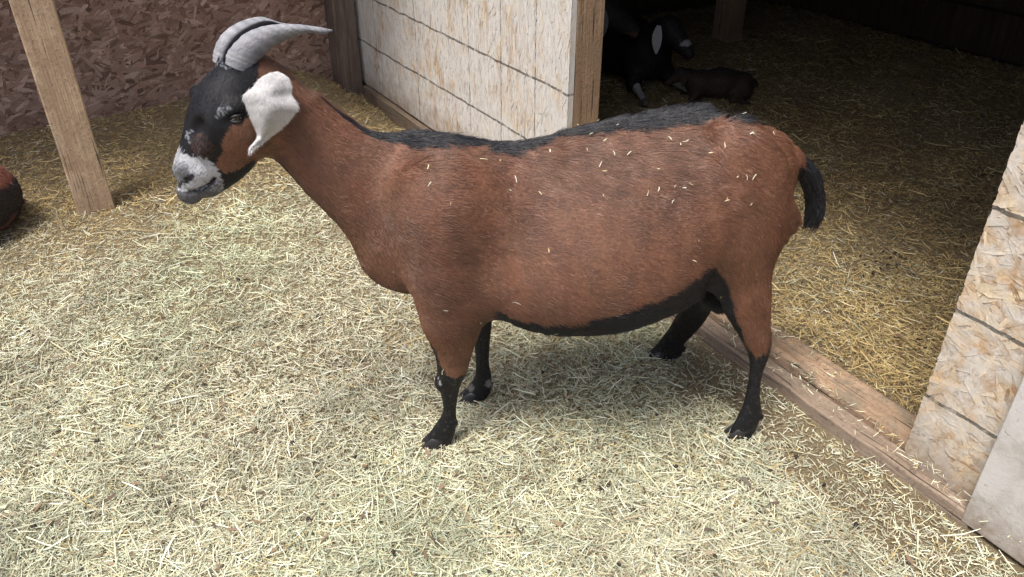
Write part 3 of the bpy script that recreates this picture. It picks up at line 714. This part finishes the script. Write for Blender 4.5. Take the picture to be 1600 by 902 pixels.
horn([(332, 96, 362, 106, .018, .028), (333, 82, 366, 98, .018, .029), (339, 65, 373, 82, .018, .031), (352, 48, 386, 66, .017, .034), (371, 36, 402, 52, .016, .038), (393, 28, 420, 42, .014, .043), (413, 27, 434, 40, .012, .048),
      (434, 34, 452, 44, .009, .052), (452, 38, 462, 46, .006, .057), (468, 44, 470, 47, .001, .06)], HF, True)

# ear
def m_ear():
    n = N('white_ear_hair'); co = n.obj(); f = n.noise(co, 45, 6, .7)
    c = n.mix(1.0, n.attr(), n.ramp(f, [(.3, (.84, .85, .88)), (.7, (1.05, 1.04, 1.03))]), 'MULTIPLY')
    d = n.noise(co, 210, 3); c = n.mix(n.ramp(d, [(.66, (0, 0, 0)), (.74, (.5, .5, .5))]), c, (.30, .27, .25)); n.bump(n.noise(co, 90, 6, .7), .8, .004); return n.done(c, .75, .2)
rows = [(418, 116, 432, 113), (406, 125, 446, 120), (394, 138, 453, 132), (380, 149, 455, 149), (383, 161, 465, 166), (388, 174, 459, 176), (393, 188, 450, 188), (399, 201, 438, 201), (402, 213, 424, 212), (398, 222, 411, 222), (392, 230, 400, 231), (390, 237, 393, 239)]
rows = dens(rows, 4); nc = 15; EV = []
for i, (ax, ay, bx, by) in enumerate(rows):
    t = i / (len(rows) - 1)
    for j in range(nc):
        s_ = j / (nc - 1); wv = -.094 - .022 * math.sin(math.pi * min(1, t * 1.25 + .1)) - .016 * math.sin(math.pi * s_) + .010 * s_ + .008 * math.sin(s_ * 7 + t * 5) * t + .045 * (1 - t) ** 2 * .8
        wv += -.012 * smooth(.8, 1, t)
        p = FR.unproj(ax + (bx - ax) * s_, ay + (by - ay) * s_, wv)
        EV.append((p[0], wv, p[1]))
EV = np.array(EV); nr = len(rows); i = np.arange(nr - 1)[:, None] * nc + np.arange(nc - 1)[None]
EF = np.stack([i, i + nc, i + nc + 1, i + 1], -1).reshape(-1, 4); m = len(EV)
inner = EV + np.array([.002, .0055, 0]); bd = []
ring = list(range(nc)) + [r * nc + nc - 1 for r in range(1, nr)] + [(nr - 1) * nc + c for c in range(nc - 2, -1, -1)] + [r * nc for r in range(nr - 2, 0, -1)]
for a, b in zip(ring, ring[1:] + ring[:1]): bd.append([a, a + m, b + m, b][::-1])
ecol = np.tile([.66, .655, .65], (2 * m, 1)); 
ear = mesh_np('ear', np.vstack([EV, inner]), np.concatenate([EF, EF[:, ::-1] + m, bd]), m_ear(), goat, ecol, True)
# short white hairs on the ear
En = normals(EV, EF); Pe, Ne = sample(EV, EF, En, 18000); Ne[Ne[:, 1] > 0] *= -1
fl = np.array([.1, 0, -1.]) + rng.normal(0, .3, (18000, 3)); fl -= Ne * (fl * Ne).sum(1, keepdims=True); fl /= np.linalg.norm(fl, axis=1, keepdims=True)
le = rng.uniform(.003, .009, 18000)[:, None]
Ke = np.stack([Pe, Pe + (fl + Ne * .2) * le * .5, Pe + (fl + Ne * .12) * le], 1)
curves('ear_hair', Ke, M_hair, ear, np.full(18000, .0003), np.tile([.68, .67, .665], (18000, 1)) * rng.uniform(.6, 1.15, 18000)[:, None])
# far ear, mostly hidden by the head
fe = []
for i in range(10):
    t = i / 9; wd = .035 * math.sin(math.pi * (.15 + .8 * t))
    for j in range(5): fe.append((.02 + (j / 4 - .5) * 2 * wd, .075 + .02 * t, .80 - .15 * t))
fo = FR.unproj(400, 128, 0); fe = np.array(fe); fe[:, 0] += fo[0]; fe[:, 2] += fo[1] - .82
i = np.arange(9)[:, None] * 5 + np.arange(4)[None]; FE = np.stack([i, i + 5, i + 6, i + 1], -1).reshape(-1, 4)
mesh_np('ear', np.vstack([fe, fe + [0, .005, 0]]), np.concatenate([FE, FE[:, ::-1] + 50]), bpy.data.materials['white_ear_hair'], goat, np.tile([.8, .79, .775], (100, 1)), True)

# eyes
def sphere_mesh(nm, c, r, mat, parent, sc=(1, 1, 1), rot=0, segs=24):
    import bmesh
    bm = bmesh.new(); bmesh.ops.create_uvsphere(bm, u_segments=segs, v_segments=segs // 2, radius=r)
    for v in bm.verts: v.co = Vector((v.co.x * sc[0], v.co.y * sc[1], v.co.z * sc[2]))
    me = bpy.data.meshes.new(nm); bm.to_mesh(me); bm.free(); me.materials.append(mat)
    for p in me.polygons: p.use_smooth = True
    o = bpy.data.objects.new(nm, me); S.collection.objects.link(o); o.parent = parent; o.location = tuple(c); o.rotation_euler = (0, 0, rot); return o
def m_eye():
    n = N('amber_eye'); co = n.obj(); sx = n.n('SeparateXYZ'); n.l(co, sx.inputs[0])
    e = n.math('MULTIPLY', n.math('LESS_THAN', n.math('ABSOLUTE', sx.outputs[2]), .0020), n.math('LESS_THAN', n.math('ABSOLUTE', sx.outputs[0]), .0052))
    n.b.inputs['Coat Weight'].default_value = .6
    return n.done(n.mix(e, (.36, .32, .20), (.01, .01, .01)), .12, .5)
M_eye = m_eye(); M_lid = N('eyelid').done((.012, .011, .012), .5, .4)
for (x, y, wv) in ((368, 183, -.0515), (311, 150, .046)):
    c = HF.unproj(x, y, wv); Pw = HF.world(c[0], wv, c[1]); eu = FR.local(Pw)
    ey = sphere_mesh('eye', eu, .0115, M_eye, goat, rot=R(27))
    for sgn, nm in ((1, 'eyelid'), (-1, 'eyelid')):
        th = np.linspace(-1.25, 1.25, 14); 
        C = np.stack([.0122 * np.sin(th), -.0118 * np.cos(th) * (1 if wv < 0 else -1), sgn * .0056 * np.cos(th)], -1)
        T = np.gradient(C, axis=0); T /= np.linalg.norm(T, axis=1, keepdims=True); Bz = np.tile([0, 0, 1.], (14, 1)); An = np.cross(T, Bz)
        tube(nm, C, An, Bz, np.full(14, .0032), np.full(14, .0032), M_lid, ey, 10)

# tail
tl = stations(FR, [(1232, 236, 1234, 264, .022, .0), (1254, 240, 1242, 274, .021, .0), (1270, 254, 1247, 282, .020, .0), (1282, 276, 1253, 290, .016, .0), (1288, 303, 1258, 306, .014, .0), (1288, 326, 1260, 328, .011, .0), (1278, 344, 1262, 346, .007, .0), (1268, 356, 1264, 357, .002, .0)])
q = dens(tl, 5); Cq = np.stack([q[:, 0], q[:, 6], q[:, 1]], -1); Aq = np.stack([q[:, 2], 0 * q[:, 2], q[:, 3]], -1); Bq = np.tile([0, 1., 0], (len(q), 1))
M_tail = N('black_tail_skin').done((.012, .012, .014), .5, .4)
tail = tube('tail', Cq, Aq, Bq, q[:, 4] * .85, q[:, 5], M_tail, goat, 16)
nT = 9000; k = rng.integers(0, len(Cq) - 8, nT); th = rng.uniform(0, 2 * np.pi, nT)
rt = Cq[k] + Aq[k] * (q[k, 4] * .9 * np.cos(th))[:, None] + Bq[k] * (q[k, 5] * np.sin(th))[:, None]
tg = np.gradient(Cq, axis=0); tg /= np.linalg.norm(tg, axis=1, keepdims=True)
out = (rt - Cq[k]); out /= np.linalg.norm(out, axis=1, keepdims=True) + 1e-9
lt_ = rng.uniform(.015, .038, nT)[:, None]; a = tg[k] + out * .15 + rng.normal(0, .06, (nT, 3)); b = tg[np.minimum(k + 6, len(Cq) - 1)] + out * -.12 + rng.normal(0, .06, (nT, 3))
Kt = np.stack([rt, rt + a * lt_ * .4, rt + a * lt_ * .4 + b * lt_ * .35, rt + a * lt_ * .4 + b * lt_ * .75], 1)
colT = np.tile([.014, .014, .018], (nT, 1)); colT[rng.random(nT) < .12] = (.06, .065, .08)
curves('tail_hair', Kt, M_hair, tail, rng.uniform(.0003, .0006, nT), colT)

# hooves: two claws each
M_hoof = N('hoof_horn').done((.022, .020, .022), .45, .45)
import bmesh
for (x, y, w, ang) in ((678, 700, -.087, 0), (733, 628, .074, 0), (1150, 684, -.13, 0), (1028, 561, .19, 0)):
    g = FR.unproj(x, y, w); bm = bmesh.new()
    for sd_ in (-1, 1):
        ring = []
        for (zz, sc, sh) in ((0, 1.0, 0), (.012, .93, .003), (.026, .74, .010), (.036, .5, .017)):
            rr_ = []
            for a in range(12):
                t = a / 12 * 2 * math.pi; cx = math.cos(t); cy = math.sin(t)
                xx = (-.030 if cx < 0 else -.018) * -cx * sc + sh; xx = cx * (.030 if cx < 0 else .018) * sc + sh
                rr_.append(bm.verts.new((xx, sd_ * .0115 + cy * .0100 * sc * (1 - .35 * max(0, -cx)), zz)))
            ring.append(rr_)
        for r0, r1 in zip(ring, ring[1:]):
            for a in range(12): bm.faces.new((r0[a], r0[(a + 1) % 12], r1[(a + 1) % 12], r1[a]))
        bm.faces.new(ring[-1]); bm.faces.new(ring[0][::-1])
    me = bpy.data.meshes.new('hoof'); bm.to_mesh(me); bm.free(); me.materials.append(M_hoof)
    for p in me.polygons: p.use_smooth = True
    o = bpy.data.objects.new('hoof', me); S.collection.objects.link(o); o.parent = goat
    Wp = FR.world(g[0], w, 0); o.location = (g[0], w, float(zg(Wp[0], Wp[1])) + .001)

# hay scraps caught in the coat
ns = 85
near = (Nn[:, 1] < -.0) | (Nn[:, 2] > .6)
wgt = near * np.where((z > .62) & (px > 830) & (px < 1210), 3.0, np.where(z > .3, .7, .1)) * (px > 600); 
kk = rng.choice(NH, ns, p=wgt / wgt.sum())
cP = P[kk] + Nn[kk] * .009; an = rng.uniform(0, 2 * np.pi, ns)
t1 = flow[kk]; t2 = np.cross(Nn[kk], t1); T = t1 * np.cos(an)[:, None] + t2 * np.sin(an)[:, None] + Nn[kk] * rng.normal(0, .2, ns)[:, None]; Bb = np.cross(Nn[kk], T)
Lh = rng.uniform(.0015, .0058, ns)[:, None] * np.where(rng.random(ns) < .2, 1.7, 1)[:, None]; wh_ = rng.uniform(.0004, .0009, ns)[:, None]
bend = Bb * Lh * rng.normal(0, .22, ns)[:, None]
VV = np.stack([cP - T * Lh - Bb * wh_, cP - T * Lh + Bb * wh_, cP + bend - Bb * wh_, cP + bend + Bb * wh_, cP + T * Lh - Bb * wh_ * .6, cP + T * Lh + Bb * wh_ * .6], 1).reshape(-1, 3)
b6 = (np.arange(ns) * 6)[:, None]; FFs = np.stack([b6 + [0, 2, 3, 1], b6 + [2, 4, 5, 3]], 1).reshape(-1, 4)
pc = np.array([[.72, .64, .42], [.55, .42, .22], [.62, .66, .48], [.80, .78, .66]])[rng.integers(0, 4, ns)]
hs = mesh_np('hay_scraps', VV, FFs, M_straw, None, np.repeat(pc, 6, 0)); hs.location = tuple(GO); hs.rotation_euler = (0, 0, AL)
setp(hs, 'tiny scraps of hay caught in the coat of the standing goat', 'hay scraps', kind='stuff')

# ------------------------------------------------------------------ the resting goats
def blob(name, prims, mat, parent, h=.008, colf=None):
    """one smooth skin round tapered limbs: (p0, r0, p1, r1, blend)"""
    pts = np.array([q for p in prims for q in (p[0], p[2])]); rmax = max(max(p[1], p[3]) for p in prims) + .04
    l = pts.min(0) - rmax; n = np.ceil((pts.max(0) + rmax - l) / h).astype(int)
    X = np.stack(np.meshgrid(*[l[i] + np.arange(n[i]) * h for i in range(3)], indexing='ij'), -1); Dd = np.full(n, .3)
    for p0, r0, p1, r1, k in prims:
        p0 = np.array(p0, float); p1 = np.array(p1, float); e = p1 - p0; t = np.clip(((X - p0) @ e) / (e @ e + 1e-9), 0, 1)
        Dd = smin(Dd, np.linalg.norm(X - p0 - t[..., None] * e, axis=-1) - (r0 + (r1 - r0) * t), k)
    Vb, Fb = surface_nets(Dd, l, h); Vb = relax(Vb, Fb, 3); Nb = normals(Vb, Fb)
    Vb = Vb + Nb * (noise(Vb, 60)[:, None] * .0015)
    return mesh_np(name, Vb, Fb, mat, parent, colf(Vb), True), Vb, Fb, Nb
M_dg = m_vcol('dark_goat_coat', .65, .25, .3, 180)
def resting(name_label, loc, rz, scl, colf, ear_col, fur_col=None, horn_=False, legs_white=False, tuck=True, head_yaw=0, hdrop=0, nh=9000, tail_=True):
    g = empty('goat', loc, rz); g.scale = (scl,) * 3
    setp(g, name_label, 'goat')
    H0 = np.array([-.40, 0, .46 - hdrop]); ca, sa = math.cos(head_yaw), math.sin(head_yaw)
    hd = np.array([-ca, -sa, -.62]); hd /= np.linalg.norm(hd); nose = H0 + hd * .17
    sdv = np.array([-sa, ca, 0])
    pr = [((.02, 0, .17), .15, (-.22, 0, .18), .125, 0), ((.24, 0, .15), .13, (.02, 0, .17), .15, .05), ((-.22, 0, .2), .11, (-.33, 0, .38 - hdrop * .7), .06, .05), ((-.33, 0, .38 - hdrop * .7), .058, H0, .052, .04),
          (H0 + hd * .02, .056, nose, .027, .03), (H0 + hd * .05 + np.array([0, 0, -.02]), .045, nose + np.array([0, 0, -.012]), .022, .02),
          ((.22, -.10, .12), .095, (.10, -.19, .07), .05, .04), ((.10, -.19, .06), .035, (.26, -.22, .03), .016, .02), ((.22, .10, .12), .095, (.10, .19, .07), .05, .04), ((.10, .19, .06), .035, (.26, .22, .03), .016, .02),
          ((-.24, -.07, .12), .055, (-.32, -.12, .055), .032, .03), ((-.24, .07, .12), .055, (-.32, .12, .055), .032, .03)]
    b, Vb, Fb, Nb = blob('body', pr, M_dg, g, .009, lambda V_: colf(V_, H0, hd))
    for sg in (-1, 1):
        if tuck: a0 = (-.32, sg * .12, .05); a1 = (-.16, sg * .15, .03)
        else: a0 = (-.31, sg * .11, .06); a1 = (-.50, sg * .15, .03)
        a0 = np.array(a0); a1 = np.array(a1); lc = np.array([.42, .42, .43]) if legs_white else np.array([.015, .014, .015])
        blob('foreleg', [(a0, .026, a0 + (a1 - a0) * .55, .014, 0), (a0 + (a1 - a0) * .55, .014, a1, .017, .01)], M_dg, g, .005, lambda V_: np.where((np.linalg.norm(V_ - a1, axis=1) < .03)[:, None], [.12, .11, .10], lc))
        # drooping ear
        E = []; o_ = H0 + sdv * sg * .05 + np.array([.0, 0, .015])
        for i_ in range(9):
            t = i_ / 8
            for j_ in range(5):
                wq = (j_ / 4 - .5) * 2 * .030 * math.sin(math.pi * (.12 + .84 * t))
                E.append(o_ + np.array([-ca, -sa, 0]) * (wq + .01 * t) + sdv * sg * (.016 + .014 * math.sin(2 * t)) + np.array([0, 0, -.13 * t]))
        E = np.array(E); ix = np.arange(8)[:, None] * 5 + np.arange(4)[None]; FE_ = np.stack([ix, ix + 5, ix + 6, ix + 1], -1).reshape(-1, 4)
        mesh_np('ear', np.vstack([E, E + sdv * sg * .005]), np.concatenate([FE_, FE_[:, ::-1] + 45]), M_dg, g, np.tile(ear_col, (90, 1)), True)
        sphere_mesh('eye', H0 + hd * .045 + sdv * sg * .043 + np.array([0, 0, .01]), .010, M_eye, g)
        if horn_:
            t = np.linspace(0, 1, 14); C = (H0 + np.array([0, 0, .03]))[None] + np.outer(.12 * t, [ca, sa, 0]) + np.outer(.035 * t + .018, sdv * sg) + np.outer(.10 * t - .08 * t * t, [0, 0, 1])
            T_ = np.gradient(C, axis=0); T_ /= np.linalg.norm(T_, axis=1, keepdims=True); A_ = np.cross(T_, sdv); B_ = np.cross(T_, A_)
            tube('horn', C, A_, B_, .014 * (1 - t * .9), .012 * (1 - t * .9), M_horn, g, 12, np.tile([.2, .2, .2], (14 * 12, 1)))
    Ph, Nh = sample(Vb, Fb, Nb, nh); fl = np.tile([1., 0, -.3], (nh, 1)) + rng.normal(0, .25, (nh, 3)); fl -= Nh * (fl * Nh).sum(1, keepdims=True); fl /= np.linalg.norm(fl, axis=1, keepdims=True)
    ll = rng.uniform(.008, .018, nh)[:, None]
    hc = colf(Ph, H0, hd) * rng.uniform(.7, 1.4, nh)[:, None]
    curves('coat', np.stack([Ph, Ph + (fl + Nh * .3) * ll * .5, Ph + (fl + Nh * .15) * ll], 1), M_hair, g, rng.uniform(.0004, .0009, nh), hc)
    # short tail
    if not tail_: return g
    t = np.linspace(0, 1, 8); C = np.stack([.36 + .07 * t, 0 * t, .19 - .08 * t * t], -1); T_ = np.gradient(C, axis=0); T_ /= np.linalg.norm(T_, axis=1, keepdims=True); A_ = np.cross(T_, np.array([0, 1., 0]))
    tube('tail', C, A_, np.tile([0, 1., 0], (8, 1)), .018 * (1 - t * .8), .02 * (1 - t * .8), M_tail, g, 10)
    return g
def c_bw(V_, H0, hd):
    c = np.tile([.016, .015, .016], (len(V_), 1)); q = (V_ - H0) @ hd; n_ = noise(V_, 40)
    c[(q > .125) & (q < .155) & (V_[:, 2] > .30)] = (.30, .30, .31); c[(q < .02) & (V_[:, 2] > .49) & (V_[:, 0] < -.3)] = (.45, .45, .46)
    return c
def c_tan(V_, H0, hd):
    c = np.tile([.030, .028, .030], (len(V_), 1)); m_ = (V_[:, 2] < .30) & (V_[:, 0] < -.1); c[m_] = (.13, .075, .05); return c
def c_brown(V_, H0, hd):
    c = np.tile([.045, .03, .024], (len(V_), 1)); c[(V_[:, 2] > .27)] = (.03, .022, .02); return c
def c_red(V_, H0, hd):
    c = np.tile([.13, .046, .030], (len(V_), 1)); c[(V_[:, 0] > .32 + .03 * noise(V_, 20)) & (V_[:, 2] < .2)] = (.02, .015, .014); return c
resting('black goat with long white ears and white shins lying in the dark shed doorway', (.56, 3.95, .06), R(112), .92, c_bw, (.60, .61, .64), legs_white=True, tuck=False, head_yaw=R(15), hdrop=.10)
resting('dark grey and tan goat lying beside the door stud, left of the white-eared goat', (.06, 3.88, .06), R(150), 1.0, c_tan, (.20, .20, .21), head_yaw=R(20), hdrop=.06)
resting('brown goat curled up in the dark shed, right of the white-eared goat', (.96, 3.62, .05), R(8), .46, c_brown, (.05, .035, .03), hdrop=.16)
resting('reddish brown goat cut off by the left edge of the photo beside the post', (-2.00, 2.36, .0), R(8), .95, c_red, (.10, .05, .035), hdrop=.05, nh=26000, tail_=False)

# ------------------------------------------------------------------ droppings
M_drop = N('dropping').done((.028, .022, .017), .6, .35)
bm = bmesh.new(); bmesh.ops.create_icosphere(bm, subdivisions=2, radius=.0052)
for v in bm.verts: v.co.x *= 1.35; v.co += v.co.normalized() * .0006 * float(noise(np.array(v.co), 500))
dm = bpy.data.meshes.new('dropping'); bm.to_mesh(dm); bm.free(); dm.materials.append(M_drop)
for p in dm.polygons: p.use_smooth = True
dark = dm.copy(); n_d = 0
def drop(x, y, lab, grp, up=.010):
    o = bpy.data.objects.new('dropping', dm); S.collection.objects.link(o)
    s_ = random.uniform(.65, 1.05); o.scale = (s_,) * 3; o.rotation_euler = (random.uniform(-.4, .4), 0, random.uniform(0, 6.3)); o.location = (x, y, float(zg(x, y)) + up)
    setp(o, lab, 'dropping', grp)
cl = [(1345, 398), (1362, 396), (1370, 405), (1380, 392), (1392, 400), (1399, 394), (1408, 399), (1416, 403), (1377, 414), (1366, 420), (1388, 410), (1352, 410), (1402, 412), (1350, 425)]
for x, y in cl:
    g = ground(x, y, .065); drop(g[0], g[1], 'small black goat dropping in the cluster on the golden shed straw', 'droppings clustered inside the shed')
pts = [(410, 512), (262, 790), (370, 700), (318, 604), (845, 585), (900, 753), (938, 759), (948, 767), (770, 895), (962, 893), (1082, 796), (660, 745), (350, 612), (205, 800), (870, 705), (800, 660), (1030, 650), (520, 630), (460, 600), (95, 640), (150, 690), (560, 720), (1190, 800), (1340, 830), (1290, 760), (480, 820), (610, 860), (330, 860), (60, 830), (240, 560), (1000, 610), (905, 640), (560, 560), (455, 700), (700, 830), (1120, 870), (40, 520), (380, 440), (220, 470), (500, 500), (1060, 730), (985, 800), (835, 790), (1240, 720)]
for x, y in pts:
    g = ground(x + random.uniform(-6, 6), y + random.uniform(-6, 6)); drop(g[0], g[1], 'small dark goat dropping scattered among the pale hay of the yard', 'droppings scattered over the yard')
